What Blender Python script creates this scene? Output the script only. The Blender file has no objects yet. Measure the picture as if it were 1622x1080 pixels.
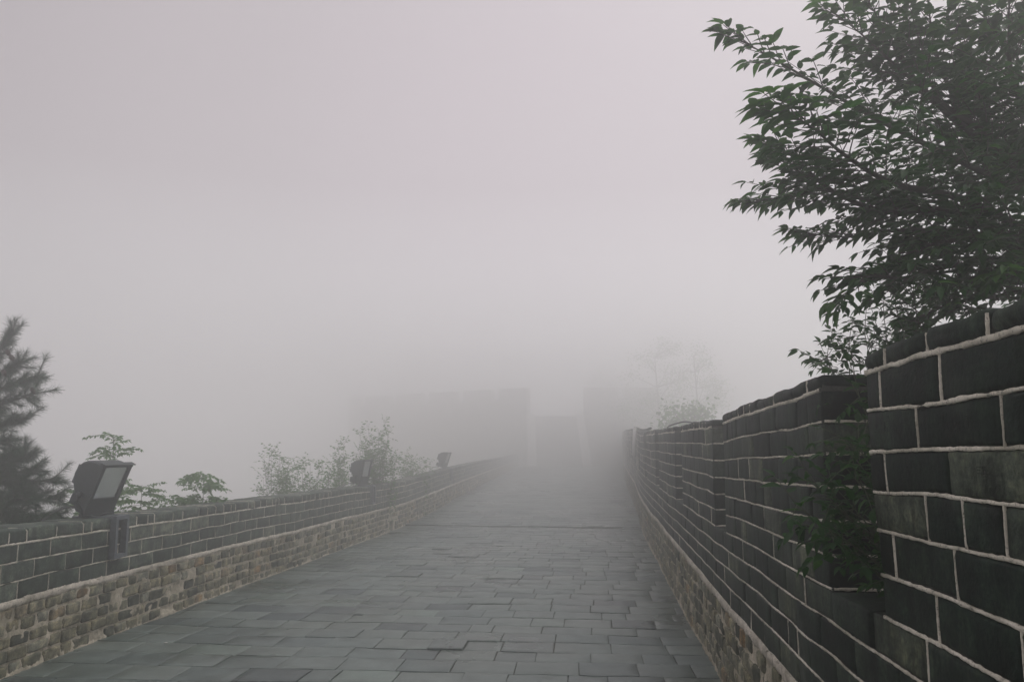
import bpy, math, random
import numpy as np
from mathutils import Vector
R = math.radians
rng = np.random.default_rng(7)
random.seed(7)
sc = bpy.context.scene

# ------------------------------------------------------------------ camera
PITCH = R(7.5); EYE = 1.6; F = 1216.0
cam_d = bpy.data.cameras.new("camera"); cam = bpy.data.objects.new("camera", cam_d)
sc.collection.objects.link(cam); sc.camera = cam
cam_d.sensor_width = 36; cam_d.lens = 36 * F / 1622; cam_d.clip_start = 0.05; cam_d.clip_end = 1000
cam.location = (0, 0, EYE); cam.rotation_euler = (R(90) + PITCH, 0, 0)

# ------------------------------------------------------------------ world, sun, exposure
SUN_EL, SUN_AZ = R(52), R(55)
w = bpy.data.worlds.new("World"); sc.world = w; w.use_nodes = True
nt = w.node_tree; nt.nodes.clear()
out = nt.nodes.new('ShaderNodeOutputWorld'); bg = nt.nodes.new('ShaderNodeBackground')
sky = nt.nodes.new('ShaderNodeTexSky'); sky.sky_type = 'NISHITA'; sky.sun_disc = False
sky.sun_elevation = SUN_EL; sky.sun_rotation = SUN_AZ; sky.dust_density = 4.0; sky.air_density = 1.0
hsv = nt.nodes.new('ShaderNodeHueSaturation'); hsv.inputs['Saturation'].default_value = 0.12
mx = nt.nodes.new('ShaderNodeMix'); mx.data_type = 'RGBA'; mx.inputs[0].default_value = 0.72
mx.inputs[7].default_value = (9.7, 8.6, 9.15, 1)           # cloud deck
nt.links.new(sky.outputs[0], hsv.inputs['Color']); nt.links.new(hsv.outputs[0], mx.inputs[6])
tcw = nt.nodes.new('ShaderNodeTexCoord'); dt = nt.nodes.new('ShaderNodeVectorMath'); dt.operation = 'DOT_PRODUCT'
dt.inputs[1].default_value = Vector((.09, .94, .34)).normalized(); nt.links.new(tcw.outputs['Generated'], dt.inputs[0])
mr = nt.nodes.new('ShaderNodeMapRange'); mr.inputs[1].default_value = -1; mr.inputs[2].default_value = 1; nt.links.new(dt.outputs['Value'], mr.inputs[0])
rw_ = nt.nodes.new('ShaderNodeValToRGB'); el_ = rw_.color_ramp.elements; el_[0].position = .0; el_[0].color = (.66, .66, .66, 1); el_[1].position = 1.0; el_[1].color = (.95, .93, .95, 1)
for p_, c_ in ((.6, .67), (.86, .70), (.95, .86)):
    q_ = el_.new(p_); q_.color = (c_, c_, c_, 1)
rw_.color_ramp.interpolation = 'EASE'; nt.links.new(mr.outputs[0], rw_.inputs[0])          # brighter cloud ahead, toned down outward to follow the lens's corner falloff
mm = nt.nodes.new('ShaderNodeMix'); mm.data_type = 'RGBA'; mm.blend_type = 'MULTIPLY'; mm.inputs[0].default_value = 1.0
nt.links.new(mx.outputs[2], mm.inputs[6]); nt.links.new(rw_.outputs[0], mm.inputs[7])
sx_ = nt.nodes.new('ShaderNodeSeparateXYZ'); nt.links.new(tcw.outputs['Generated'], sx_.inputs[0])
m2 = nt.nodes.new('ShaderNodeMapRange'); m2.inputs[1].default_value = -1; m2.inputs[2].default_value = 1; nt.links.new(sx_.outputs[2], m2.inputs[0])
r2_ = nt.nodes.new('ShaderNodeValToRGB'); e2_ = r2_.color_ramp.elements; e2_[0].color = (.9, .9, .9, 1); e2_[1].position = 1; e2_[1].color = (2.3, 2.35, 2.3, 1)
for p_, c_ in ((.42, 1.75), (.56, 1.6), (.66, 1.0), (.79, .97), (.88, 1.8)):
    q_ = e2_.new(p_); q_.color = (c_ * (.955 if c_ > 1 else 1), c_ * (1.03 if c_ > 1 else 1), c_, 1)
nt.links.new(m2.outputs[0], r2_.inputs[0])                    # horizon and unseen zenith boosted to light the fog; visible upper sky kept lower
m3 = nt.nodes.new('ShaderNodeMix'); m3.data_type = 'RGBA'; m3.blend_type = 'MULTIPLY'; m3.inputs[0].default_value = 1.0
nt.links.new(mm.outputs[2], m3.inputs[6]); nt.links.new(r2_.outputs[0], m3.inputs[7])
nt.links.new(m3.outputs[2], bg.inputs['Color']); bg.inputs['Strength'].default_value = 0.085
nt.links.new(bg.outputs[0], out.inputs['Surface'])
sd = bpy.data.lights.new("sun", 'SUN'); so = bpy.data.objects.new("sun", sd); sc.collection.objects.link(so)
sd.energy = 0.9; sd.angle = R(40); sd.color = (1, 0.96, 0.93)
sv = Vector((math.sin(SUN_AZ) * math.cos(SUN_EL), math.cos(SUN_AZ) * math.cos(SUN_EL), math.sin(SUN_EL)))
so.rotation_euler = sv.to_track_quat('Z', 'Y').to_euler()
sc.view_settings.view_transform = 'Standard'; sc.view_settings.look = 'None'
sc.view_settings.exposure = -0.17; sc.view_settings.gamma = 1.0
cy = sc.cycles
cy.max_bounces = 20; cy.diffuse_bounces = 3; cy.glossy_bounces = 3; cy.transmission_bounces = 4
cy.transparent_max_bounces = 12; cy.volume_bounces = 16; cy.use_denoising = True
cy.sample_clamp_indirect = 6

# ------------------------------------------------------------------ helpers
def link(o): sc.collection.objects.link(o); return o
def tag(o, label=None, cat=None, group=None, kind=None):
    for k, v in (('label', label), ('category', cat), ('group', group), ('kind', kind)):
        if v: o[k] = v
    return o
def empty(name, loc):
    o = bpy.data.objects.new(name, None); o.location = loc; o.empty_display_size = 0.2
    return link(o)
def at(px, py, Y):
    """world point on the ray of photo pixel (px,py) at distance Y ahead"""
    u = (px - 811) / F; v = (540 - py) / F
    d = (u, math.cos(PITCH) - v * math.sin(PITCH), math.sin(PITCH) + v * math.cos(PITCH))
    t = Y / d[1]
    return Vector((t * d[0], Y, EYE + t * d[2]))

_H = rng.random((64, 64, 64)).astype(np.float32) * 2 - 1
def vn(p):
    """value noise of an (n,3) array, -1..1"""
    p = np.asarray(p, dtype=np.float64)
    i = np.floor(p).astype(int); f = p - i; f = f * f * (3 - 2 * f)
    i &= 63; j = (i + 1) & 63
    x0, y0, z0 = i.T; x1, y1, z1 = j.T; fx, fy, fz = f.T
    def L(a, b, t): return a + (b - a) * t
    return L(L(L(_H[x0, y0, z0], _H[x1, y0, z0], fx), L(_H[x0, y1, z0], _H[x1, y1, z0], fx), fy),
             L(L(_H[x0, y0, z1], _H[x1, y0, z1], fx), L(_H[x0, y1, z1], _H[x1, y1, z1], fx), fy), fz)
def vn3(p): return np.stack([vn(p), vn(p + 17.3), vn(p + 41.7)], 1)

class MB:
    """collects geometry as numpy blocks; build() makes ONE mesh object"""
    def __init__(s): s.V = []; s.Fc = []; s.M = []; s.T = []; s.S = []; s.n = 0
    def add(s, v, faces, mat=0, tint=0.5, smooth=True):
        v = np.asarray(v, dtype=np.float64).reshape(-1, 3)
        s.V.append(v)
        if isinstance(faces, np.ndarray): fl = (faces + s.n).tolist()
        else: fl = [tuple(i + s.n for i in f) for f in faces]
        s.Fc += fl; s.M += [mat] * len(fl); s.S += [smooth] * len(fl)
        t = np.asarray(tint, dtype=np.float32)
        if t.ndim == 0: t = np.tile([float(t), 0.5], (len(v), 1))
        elif t.ndim == 1: t = np.tile(t, (len(v), 1))
        s.T.append(t); s.n += len(v)
    def build(s, name, mats, parent=None):
        V = np.concatenate(s.V); me = bpy.data.meshes.new(name)
        ox = Vector((0, 0, 0)); q = parent
        while q is not None: ox = ox + q.location; q = q.parent
        V = V - np.array(ox)
        me.from_pydata(V.tolist(), [], s.Fc)
        for m in mats: me.materials.append(m)
        me.polygons.foreach_set('material_index', s.M); me.polygons.foreach_set('use_smooth', s.S)
        a = me.color_attributes.new('tint', 'FLOAT_COLOR', 'POINT')
        T = np.concatenate(s.T); c = np.ones((len(T), 4), np.float32); c[:, 0] = T[:, 0]; c[:, 1] = T[:, 1]
        a.data.foreach_set('color', c.ravel())
        me.validate(); me.update()
        o = bpy.data.objects.new(name, me); link(o)
        if parent is not None: o.parent = parent
        return o
    def box(s, lo, hi, mat=0, tint=.5, xf=None):
        (x0, y0, z0), (x1, y1, z1) = lo, hi
        v = [(x0,y0,z0),(x1,y0,z0),(x1,y1,z0),(x0,y1,z0),(x0,y0,z1),(x1,y0,z1),(x1,y1,z1),(x0,y1,z1)]
        if xf: v = [tuple(xf(p)) for p in v]
        s.add(v, [(0,3,2,1),(4,5,6,7),(0,1,5,4),(1,2,6,5),(2,3,7,6),(3,0,4,7)], mat, tint, False)
    def tube(s, pts, rad, mat=0, segs=6, tint=.5):
        pts = [Vector(p) for p in pts]; n = len(pts)
        if not hasattr(rad, '__len__'): rad = [rad] * n
        V = []; up = Vector((0.13, 0.21, 0.97))
        for i, p in enumerate(pts):
            d = (pts[min(i + 1, n - 1)] - pts[max(i - 1, 0)]).normalized()
            a = d.cross(up)
            if a.length < 0.05: a = d.cross(Vector((1, 0, 0)))
            a.normalize(); b = d.cross(a)
            for k in range(segs):
                t = 2 * math.pi * k / segs; V.append(p + (a * math.cos(t) + b * math.sin(t)) * rad[i])
        Fs = [(i*segs+k, i*segs+(k+1)%segs, (i+1)*segs+(k+1)%segs, (i+1)*segs+k) for i in range(n-1) for k in range(segs)]
        Fs += [tuple(range(segs))[::-1], tuple((n-1)*segs + k for k in range(segs))]
        s.add([tuple(q) for q in V], Fs, mat, tint, True)

_TPL = {}
def template(nx, ny, nz):
    key = (nx, ny, nz)
    if key in _TPL: return _TPL[key]
    ax = []
    for n in key:
        ax.append([(-1, -1)] + [(-1 + 2 * k / n, 0) for k in range(n + 1)] + [(1, 1)])
    X, Y, Z = [len(a) for a in ax]; idx = {}; C = []; E = []
    for i in range(X):
        for j in range(Y):
            for k in range(Z):
                if i in (0, X-1) or j in (0, Y-1) or k in (0, Z-1):
                    idx[i, j, k] = len(C); C.append((ax[0][i][0], ax[1][j][0], ax[2][k][0])); E.append((ax[0][i][1], ax[1][j][1], ax[2][k][1]))
    Fs = []
    for i in range(X-1):
        for j in range(Y-1):
            Fs.append((idx[i,j,0], idx[i,j+1,0], idx[i+1,j+1,0], idx[i+1,j,0]))
            Fs.append((idx[i,j,Z-1], idx[i+1,j,Z-1], idx[i+1,j+1,Z-1], idx[i,j+1,Z-1]))
    for i in range(X-1):
        for k in range(Z-1):
            Fs.append((idx[i,0,k], idx[i+1,0,k], idx[i+1,0,k+1], idx[i,0,k+1]))
            Fs.append((idx[i,Y-1,k], idx[i,Y-1,k+1], idx[i+1,Y-1,k+1], idx[i+1,Y-1,k]))
    for j in range(Y-1):
        for k in range(Z-1):
            Fs.append((idx[0,j,k], idx[0,j,k+1], idx[0,j+1,k+1], idx[0,j+1,k]))
            Fs.append((idx[X-1,j,k], idx[X-1,j+1,k], idx[X-1,j+1,k+1], idx[X-1,j,k+1]))
    C = np.array(C, float); E = np.array(E, float); E /= np.linalg.norm(E, axis=1)[:, None]
    _TPL[key] = (C, E, np.array(Fs)); return _TPL[key]

def bricks(mb, lst, mapf, mat=0, amp=0.002, freq=22.0, r=0.006, lod='near'):
    """lst of (lo(3), hi(3), tint) boxes in the wall's own (s,h,d) space -> rounded rough boxes"""
    if not lst: return
    res = {'near': (7, 3, 2), 'mid': (3, 1, 1), 'far': (1, 1, 1)}[lod]
    C, E, Fs = template(*res)
    lo = np.array([b[0] for b in lst], float); hi = np.array([b[1] for b in lst], float)
    if lod == 'far': C = np.sign(C); r = 0.0
    if lod == 'far':
        c8 = np.array([(x,y,z) for x in (-1,1) for y in (-1,1) for z in (-1,1)], float)
        Fs = np.array([(0,1,3,2),(4,6,7,5),(0,4,5,1),(2,3,7,6),(0,2,6,4),(1,5,7,3)]); C = c8; E = c8 * 0
    a = (hi - lo) / 2; cen = (hi + lo) / 2
    rr = np.minimum(r * (0.7 + 0.6 * rng.random(len(lst))), a.min(1) * 0.8)
    P = cen[:, None] + C[None] * (a - rr[:, None])[:, None] + E[None] * rr[:, None, None]
    n = P.shape[1]; P = P.reshape(-1, 3)
    if amp > 0 and lod != 'far':
        off = np.repeat(rng.random((len(lst), 3)) * 50, n, 0)
        P = P + vn3(P * freq * 0.45 + off) * amp * 1.4 + vn3(P * freq * 1.6 + off) * amp * 0.7
    W = mapf(P)
    F_ = (Fs[None] + (np.arange(len(lst)) * n)[:, None, None]).reshape(-1, 4)
    t = np.repeat(np.array([[b[2], rng.random()] for b in lst], np.float32), n, 0)
    mb.add(W, F_, mat, t, lod != 'far')

def beads(mb, lst, mapf, mat, step=0.02, seed=0):
    """mortar pointing: lst of (A, B, out, wdir, halfwidth, height) in wall space"""
    pr = np.array([-1, -.8, 0, .8, 1])
    for (A, B, o, wd, hw, ht) in lst:
        A = np.array(A, float); B = np.array(B, float); o = np.array(o, float); wd = np.array(wd, float)
        n = max(2, int(np.linalg.norm(B - A) / step) + 1)
        t = np.linspace(0, 1, n)[:, None]; P = A + (B - A) * t; off = rng.random(3) * 60
        brk = np.clip(vn(P * 6 + off + 20) - .55, 0, 1) * 5
        def edge(k): return np.maximum(.05, 1.05 + .35 * vn(P * 13 + off + k) + .45 * vn(P * 48 + off + k) + .3 * vn(P * 130 + off + k) - brk)
        e1, e2 = edge(0), edge(11); cv = vn(P * 9 + off + 5) * hw * .3
        wid = np.stack([-e1, -e1 * .8, 0 * e1, e2 * .8, e2], 1) * hw + cv[:, None]
        hv = ht * (.3 + .6 * vn(P * 40 + off + 9))[:, None] * np.array([0, .8, 1, .7, 0]) + (rng.random((n, 5)) - .5) * ht * .6
        hv[:, 0] = hv[:, 4] = -.0045
        hv -= np.clip(brk, 0, 1)[:, None] * .004
        Q = P[:, None] + wd[None, None] * wid[:, :, None] + o[None, None] * hv[:, :, None]
        W = mapf(Q.reshape(-1, 3))
        i = np.arange(n - 1)[:, None] * 5 + np.arange(4)[None]
        Fs = np.stack([i, i + 1, i + 6, i + 5], -1).reshape(-1, 4)
        mb.add(W, Fs, mat, [rng.random(), .5], True)

# ------------------------------------------------------------------ materials
def mat(name, build, **kw):
    m = bpy.data.materials.new(name); m.use_nodes = True; t = m.node_tree; t.nodes.clear()
    o = t.nodes.new('ShaderNodeOutputMaterial'); b = t.nodes.new('ShaderNodeBsdfPrincipled')
    t.links.new(b.outputs[0], o.inputs['Surface']); build(t, b, o); return m
def N(t, typ, **kw):
    n = t.nodes.new(typ)
    for k, v in kw.items():
        if k in n.inputs: n.inputs[k].default_value = v
        else: setattr(n, k, v)
    return n
def noise(t, scale, detail=4, rough=.55, sx=(1, 1, 1)):
    tc = t.nodes.new('ShaderNodeTexCoord'); mp = t.nodes.new('ShaderNodeMapping'); mp.inputs['Scale'].default_value = sx
    n = t.nodes.new('ShaderNodeTexNoise'); n.inputs['Scale'].default_value = scale; n.inputs['Detail'].default_value = detail; n.inputs['Roughness'].default_value = rough
    t.links.new(tc.outputs['Object'], mp.inputs[0]); t.links.new(mp.outputs[0], n.inputs['Vector']); return n.outputs['Fac']
def ramp(t, fac, stops):
    r = t.nodes.new('ShaderNodeValToRGB'); t.links.new(fac, r.inputs[0]); e = r.color_ramp.elements
    while len(e) < len(stops): e.new(0.5)
    for el, (p, c) in zip(e, stops): el.position = p; el.color = (*c, 1) if len(c) == 3 else c
    return r.outputs[0]
def mix(t, a, b, fac, mode='MIX'):
    m = t.nodes.new('ShaderNodeMix'); m.data_type = 'RGBA'; m.blend_type = mode
    for sk, v in ((0, fac), (6, a), (7, b)):
        if hasattr(v, 'links') or hasattr(v, 'is_linked'): t.links.new(v, m.inputs[sk])
        elif isinstance(v, (int, float)): m.inputs[sk].default_value = v
        else: m.inputs[sk].default_value = (*v, 1)
    return m.outputs[2]
def tint(t):
    a = t.nodes.new('ShaderNodeAttribute'); a.attribute_name = 'tint'
    s = t.nodes.new('ShaderNodeSeparateColor'); t.links.new(a.outputs['Color'], s.inputs[0]); return s.outputs[0], s.outputs[1]
def bump(t, b, h, strength, dist):
    n = t.nodes.new('ShaderNodeBump'); n.inputs['Strength'].default_value = strength; n.inputs['Distance'].default_value = dist
    t.links.new(h, n.inputs['Height']); t.links.new(n.outputs[0], b.inputs['Normal'])

def masonry(stops, streak=.6, rough=(.55, .85), bd=.003, dirt=(.3, .3, .3)):
    def f(t, b, o):
        r1, r2 = tint(t)
        base = ramp(t, r1, stops)
        n1 = noise(t, 9, 6, .65); n2 = noise(t, 60, 5, .7); n3 = noise(t, 18, 5, .7, (1, 1, .16))
        c = mix(t, base, ramp(t, n1, [(.34, (.35, .38, .37)), (.5, (1, 1, 1)), (.64, (2.0, 1.85, 1.65))]), 1.0, 'MULTIPLY')
        c = mix(t, c, ramp(t, n2, [(.34, (.35, .35, .35)), (.5, (1, 1, 1)), (.66, (1.7, 1.65, 1.5))]), .8, 'MULTIPLY')
        n4 = noise(t, 3.1, 5, .7); c = mix(t, c, (.10, .12, .095), ramp(t, n4, [(.54, (0, 0, 0)), (.68, (.3, .3, .3))]))
        c = mix(t, c, ramp(t, n3, [(.38, dirt), (.6, (1.5, 1.5, 1.45))]), streak, 'MULTIPLY')
        t.links.new(c, b.inputs['Base Color'])
        rr = ramp(t, n1, [(.3, (rough[0],) * 3), (.7, (rough[1],) * 3)]); t.links.new(rr, b.inputs['Roughness'])
        b.inputs['Specular IOR Level'].default_value = .12
        ad = t.nodes.new('ShaderNodeMath'); ad.operation = 'ADD'; t.links.new(n1, ad.inputs[0]); t.links.new(n2, ad.inputs[1])
        bump(t, b, ad.outputs[0], .8, bd)
    return f
M_BRICK = mat('shaded_grey_brick', masonry([(0, (.006, .011, .009)), (.45, (.013, .022, .018)), (.8, (.027, .038, .031)), (1, (.065, .078, .060))]))  # right wall brick darkened to hold the tree's shade and offset haze lift
M_BRICK_L = mat('lit_grey_brick', masonry([(0, (.024, .037, .031)), (.5, (.043, .062, .053)), (.85, (.074, .096, .082)), (1, (.13, .145, .12))], streak=.45))  # same brick as the right wall, left lighter where no tree shades it
M_OCHRE = mat('ochre_brick', masonry([(0, (.045, .052, .042)), (.3, (.105, .108, .078)), (.6, (.19, .178, .122)), (.88, (.19, .195, .16)), (1, (.20, .135, .07))], streak=.3, rough=(.8, .95), bd=.005))
def pale(c0, c1, bd=.004):
    def f(t, b, o):
        n1 = noise(t, 22, 6, .7); n2 = noise(t, 3.2, 4, .6)
        c = ramp(t, n1, [(.28, tuple(x * .35 for x in c0)), (.42, c0), (.7, c1)])
        c = mix(t, c, ramp(t, n2, [(.35, (.58, .58, .54)), (.6, (1.08, 1.08, 1.08))]), .9, 'MULTIPLY')
        n3 = noise(t, 130, 3, .6); c = mix(t, c, ramp(t, n3, [(.34, (.3, .3, .28)), (.43, (1, 1, 1))]), .8, 'MULTIPLY')
        t.links.new(c, b.inputs['Base Color']); b.inputs['Roughness'].default_value = .92; bump(t, b, n1, .9, bd)
    return f
M_MORTAR = mat('pale_lime_mortar', pale((.58, .54, .46), (.80, .745, .65)))
M_SAND = mat('sandy_mortar', pale((.42, .375, .29), (.68, .61, .50), .008))
M_PLASTER = mat('crumbling_plaster', pale((.52, .47, .40), (.76, .70, .61), .008))
M_JOINT = mat('dirty_joint', pale((.055, .055, .048), (.10, .098, .086)))
def paver(t, b, o):
    r1, r2 = tint(t)
    base = ramp(t, r1, [(0, (.042, .060, .063)), (.15, (.070, .095, .095)), (.5, (.108, .136, .129)), (.85, (.130, .156, .145)), (1, (.130, .168, .150))])
    n1 = noise(t, 5, 6, .65); n2 = noise(t, 45, 5, .7); n3 = noise(t, .8, 4, .6)
    c = mix(t, base, ramp(t, n1, [(.3, (.62, .65, .64)), (.55, (1, 1, 1)), (.75, (1.3, 1.3, 1.28))]), 1.0, 'MULTIPLY')
    c = mix(t, c, ramp(t, n2, [(.3, (.7, .7, .7)), (.6, (1.12, 1.12, 1.12))]), .7, 'MULTIPLY')
    c = mix(t, c, ramp(t, n3, [(.35, (.62, .68, .62)), (.6, (1.15, 1.15, 1.15))]), .9, 'MULTIPLY')
    n4 = noise(t, 170, 2, .5); c = mix(t, c, ramp(t, n4, [(.30, (.35, .38, .33)), (.38, (1, 1, 1)), (.68, (1, 1, 1)), (.74, (1.6, 1.55, 1.4))]), .8, 'MULTIPLY')
    n5 = noise(t, 2.3, 6, .75); c = mix(t, c, (.030, .042, .024), ramp(t, n5, [(.60, (0, 0, 0)), (.70, (.6, .6, .6))]))
    t.links.new(c, b.inputs['Base Color']); b.inputs['Specular IOR Level'].default_value = .5
    rr = ramp(t, n3, [(.35, (.26,) * 3), (.6, (.48,) * 3)]); t.links.new(rr, b.inputs['Roughness'])
    ad = t.nodes.new('ShaderNodeMath'); ad.operation = 'ADD'; t.links.new(n1, ad.inputs[0]); t.links.new(n2, ad.inputs[1])
    bump(t, b, ad.outputs[0], .7, .004)
M_PAVER = mat('slate_paver', paver)
M_BED = mat('paver_joint_soil', pale((.045, .048, .040), (.13, .12, .095)))
def soil(t, b, o):
    n1 = noise(t, .6, 6, .6); c = ramp(t, n1, [(.3, (.09, .11, .06)), (.6, (.16, .16, .11)), (.75, (.24, .22, .17))])
    t.links.new(c, b.inputs['Base Color']); b.inputs['Roughness'].default_value = .95; bump(t, b, n1, .8, .3)
M_SOIL = mat('hillside', soil)
def leafmat(stops, trans=.35, gloss=.45):
    def f(t, b, o):
        r1, r2 = tint(t); c = ramp(t, r1, stops)
        n = noise(t, 40, 3); c = mix(t, c, ramp(t, n, [(.3, (.75, .78, .75)), (.65, (1.15, 1.15, 1.1))]), .7, 'MULTIPLY')
        t.links.new(c, b.inputs['Base Color']); b.inputs['Roughness'].default_value = gloss; b.inputs['Specular IOR Level'].default_value = .22
        tr = t.nodes.new('ShaderNodeBsdfTranslucent'); ms = t.nodes.new('ShaderNodeMixShader'); ms.inputs[0].default_value = trans
        cc = mix(t, c, (1.3, 1.6, .7), 1.0, 'MULTIPLY'); t.links.new(cc, tr.inputs['Color'])
        t.links.new(b.outputs[0], ms.inputs[1]); t.links.new(tr.outputs[0], ms.inputs[2]); t.links.new(ms.outputs[0], o.inputs['Surface'])
    return f
M_LEAF = mat('broad_leaf', leafmat([(0, (.006, .028, .010)), (.4, (.012, .050, .012)), (.75, (.026, .085, .020)), (1, (.055, .13, .03))], .42))
M_LEAF2 = mat('pale_shrub_leaf', leafmat([(0, (.045, .10, .035)), (.5, (.075, .17, .050)), (1, (.13, .25, .07))], .4, .6))
M_NEEDLE = mat('pine_needle', leafmat([(0, (.005, .034, .014)), (.6, (.010, .060, .024)), (1, (.026, .095, .036))], .12, .6))
def plain(c, rough=.6, metal=0.0, nz=30, bd=.001, var=.35):
    def f(t, b, o):
        n = noise(t, nz, 4, .6); cc = ramp(t, n, [(.3, tuple(x * (1 - var) for x in c)), (.65, tuple(x * (1 + var * .4) for x in c))])
        t.links.new(cc, b.inputs['Base Color']); b.inputs['Roughness'].default_value = rough; b.inputs['Metallic'].default_value = metal; bump(t, b, n, .5, bd)
    return f
M_BARK = mat('bark', plain((.035, .030, .024), .9, 0, 25, .004))
M_STEM = mat('green_stem', plain((.07, .085, .045), .7))
M_CONE = mat('pine_cone', plain((.050, .035, .026), .9, 0, 80, .003))
M_BLACK = mat('black_enamel', plain((.014, .026, .028), .6))
M_STEEL = mat('galvanised_steel', plain((.13, .15, .175), .5, .35))
M_REFL = mat('reflector_sheet', plain((.86, .86, .85), .5, .0, 12, .0005, .1))
M_RUBBER = mat('cable_rubber', plain((.10, .10, .105), .6))
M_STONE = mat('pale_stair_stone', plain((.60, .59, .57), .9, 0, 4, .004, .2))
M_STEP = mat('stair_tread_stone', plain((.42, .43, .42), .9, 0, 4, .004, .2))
M_FARBRICK = mat('fog_paled_brick', masonry([(0, (.40, .41, .40)), (1, (.45, .455, .44))], streak=.2))  # far brick paled towards the fog, so haze is partly in the colour
def glass(t, b, o):
    tr = t.nodes.new('ShaderNodeBsdfTransparent'); tr.inputs[0].default_value = (.86, .90, .89, 1)
    gl = t.nodes.new('ShaderNodeBsdfGlossy'); df = t.nodes.new('ShaderNodeBsdfDiffuse'); df.inputs[0].default_value = (.4, .42, .42, 1)
    n = noise(t, 12, 5, .6); rr = ramp(t, n, [(.3, (.05,) * 3), (.7, (.25,) * 3)]); t.links.new(rr, gl.inputs['Roughness'])
    lw = t.nodes.new('ShaderNodeFresnel'); lw.inputs[0].default_value = 1.5
    m1 = t.nodes.new('ShaderNodeMixShader'); m2 = t.nodes.new('ShaderNodeMixShader')
    t.links.new(lw.outputs[0], m1.inputs[0]); t.links.new(tr.outputs[0], m1.inputs[1]); t.links.new(gl.outputs[0], m1.inputs[2])
    t.links.new(ramp(t, n, [(.35, (.02,) * 3), (.7, (.10,) * 3)]), m2.inputs[0]); t.links.new(m1.outputs[0], m2.inputs[1]); t.links.new(df.outputs[0], m2.inputs[2])
    t.links.new(m2.outputs[0], o.inputs['Surface'])
M_GLASS = mat('dusty_glass', glass)

# ------------------------------------------------------------------ the lie of the wall (plan and slope)
RX = ([-4, 0, 1.5, 2.45, 3.08, 4.49, 5.44, 7.07, 9.29, 12, 14.2, 18.75, 21.3, 32, 46, 66, 74],
      [.62, .92, 1.04, 1.11, 1.19, 1.38, 1.49, 1.67, 1.93, 2.25, 2.51, 3.08, 3.42, 4.75, 6.6, 9.4, 10.6])
LX = ([-4, 0, 3, 5.9, 7.3, 10, 17.46, 23.4, 34, 46, 64, 72],
      [-4.0, -3.9, -3.82, -3.76, -3.68, -3.42, -2.75, -2.08, -1.45, -.8, .4, 1.2])
FZ = ([-6, 0, 2.4, 5.0, 18.6, 24, 34, 46, 64, 74], [.19, .045, -.02, -.105, -.413, -.31, -.33, -.42, -.48, -.48])
STEP_Y = 18.6
def smooth_tab(xs, ys, k=1.2):
    g = np.arange(xs[0], xs[-1] + .01, .1); v = np.interp(g, xs, ys); kk = int(k / .1); p = np.pad(v, kk, mode='reflect', reflect_type='odd')
    return g, np.convolve(p, np.ones(2 * kk + 1) / (2 * kk + 1), 'same')[kk:-kk]
RG, RV = smooth_tab(*RX); LG, LV = smooth_tab(*LX); FG, FV = smooth_tab(*FZ, k=2.0)
def fz(y): return np.interp(y, FG, FV) + np.where(np.asarray(y) > STEP_Y, .026, 0.0)
def fzs(y): return np.interp(y, FG, FV)
def wallmap(G, Vv, side):
    """wall space (s = along in metres of arc, h = height over the walkway, d = depth behind the face)"""
    ds = np.hypot(np.gradient(G), np.gradient(Vv)); S = np.cumsum(ds); S -= np.interp(0, G, S)
    tx = np.gradient(Vv) / ds; ty = np.gradient(G) / ds
    def m(P):
        P = np.asarray(P, float); s, h, d = P.T
        if side > 0: h = h * (1 + np.interp(np.interp(s, S, G), [6, 8.3, 12, 20, 40, 66], [0, .03, .08, .19, .34, .55]))   # the wall stands taller further on
        q = np.stack([s * 1.1, h * 2.2, np.zeros_like(s) + side * 7.0], 1)
        h = h + .009 * vn(q) * np.clip(h * 3, 0, 1) + .006 * vn(q * 2.7); d = d + .012 * vn(q * .8 + 30)
        x = np.interp(s, S, Vv); y = np.interp(s, S, G); ax = np.interp(s, S, tx); ay = np.interp(s, S, ty)
        nx, ny = ay * side, -ax * side             # outward, away from the walkway
        return np.stack([x + nx * d, y + ny * d, fzs(y) + h], 1)
    m.s_of = lambda y: float(np.interp(y, G, S)); m.y_of = lambda s: float(np.interp(s, S, G))
    return m
mapR = wallmap(RG, RV, 1); mapL = wallmap(LG, LV, -1)

def lod_of(y): return 'near' if y < 9.5 else ('mid' if y < 20 else 'far')
def step_of(y): return .006 if y < 3.6 else .011 if y < 7 else (.02 if y < 12 else (.06 if y < 20 else .2))
CH = .124                                               # course height

def core(mb, mp, s0, s1, h0, h1, mat_i, d0=.012, d1=.392):
    n = max(1, int((s1 - s0) / .25)); ss = np.linspace(s0, s1, n + 1); m = max(1, int((h1 - h0) / .3)); hs = np.linspace(h0, h1, m + 1)
    ring = [(h, d0) for h in hs] + [(h, d1) for h in hs[::-1]]; k = len(ring)
    P = np.array([(s, h, d) for s in ss for h, d in ring]); Fs = []
    for i in range(n):
        for j in range(k):
            Fs.append((i*k+j, i*k+(j+1)%k, (i+1)*k+(j+1)%k, (i+1)*k+j))
    Fs += [tuple(range(k))[::-1], tuple(n*k + j for j in range(k))]
    mb.add(mp(P), Fs, mat_i, .3, False)

def split_course(s0, s1, k, L=.388, half=.09, first=None):
    """brick boundaries along one course in a running bond, counted from the far end"""
    e = []; x = s1 - ((L if k % 2 else L * .5) if first is None else first[k % 2])
    while x > s0 + .1:
        e.append(x + random.uniform(-.018, .018))
        if random.random() < half: e.append(x - L * .5)
        x -= L
    return [s0] + sorted(e) + [s1]

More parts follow.
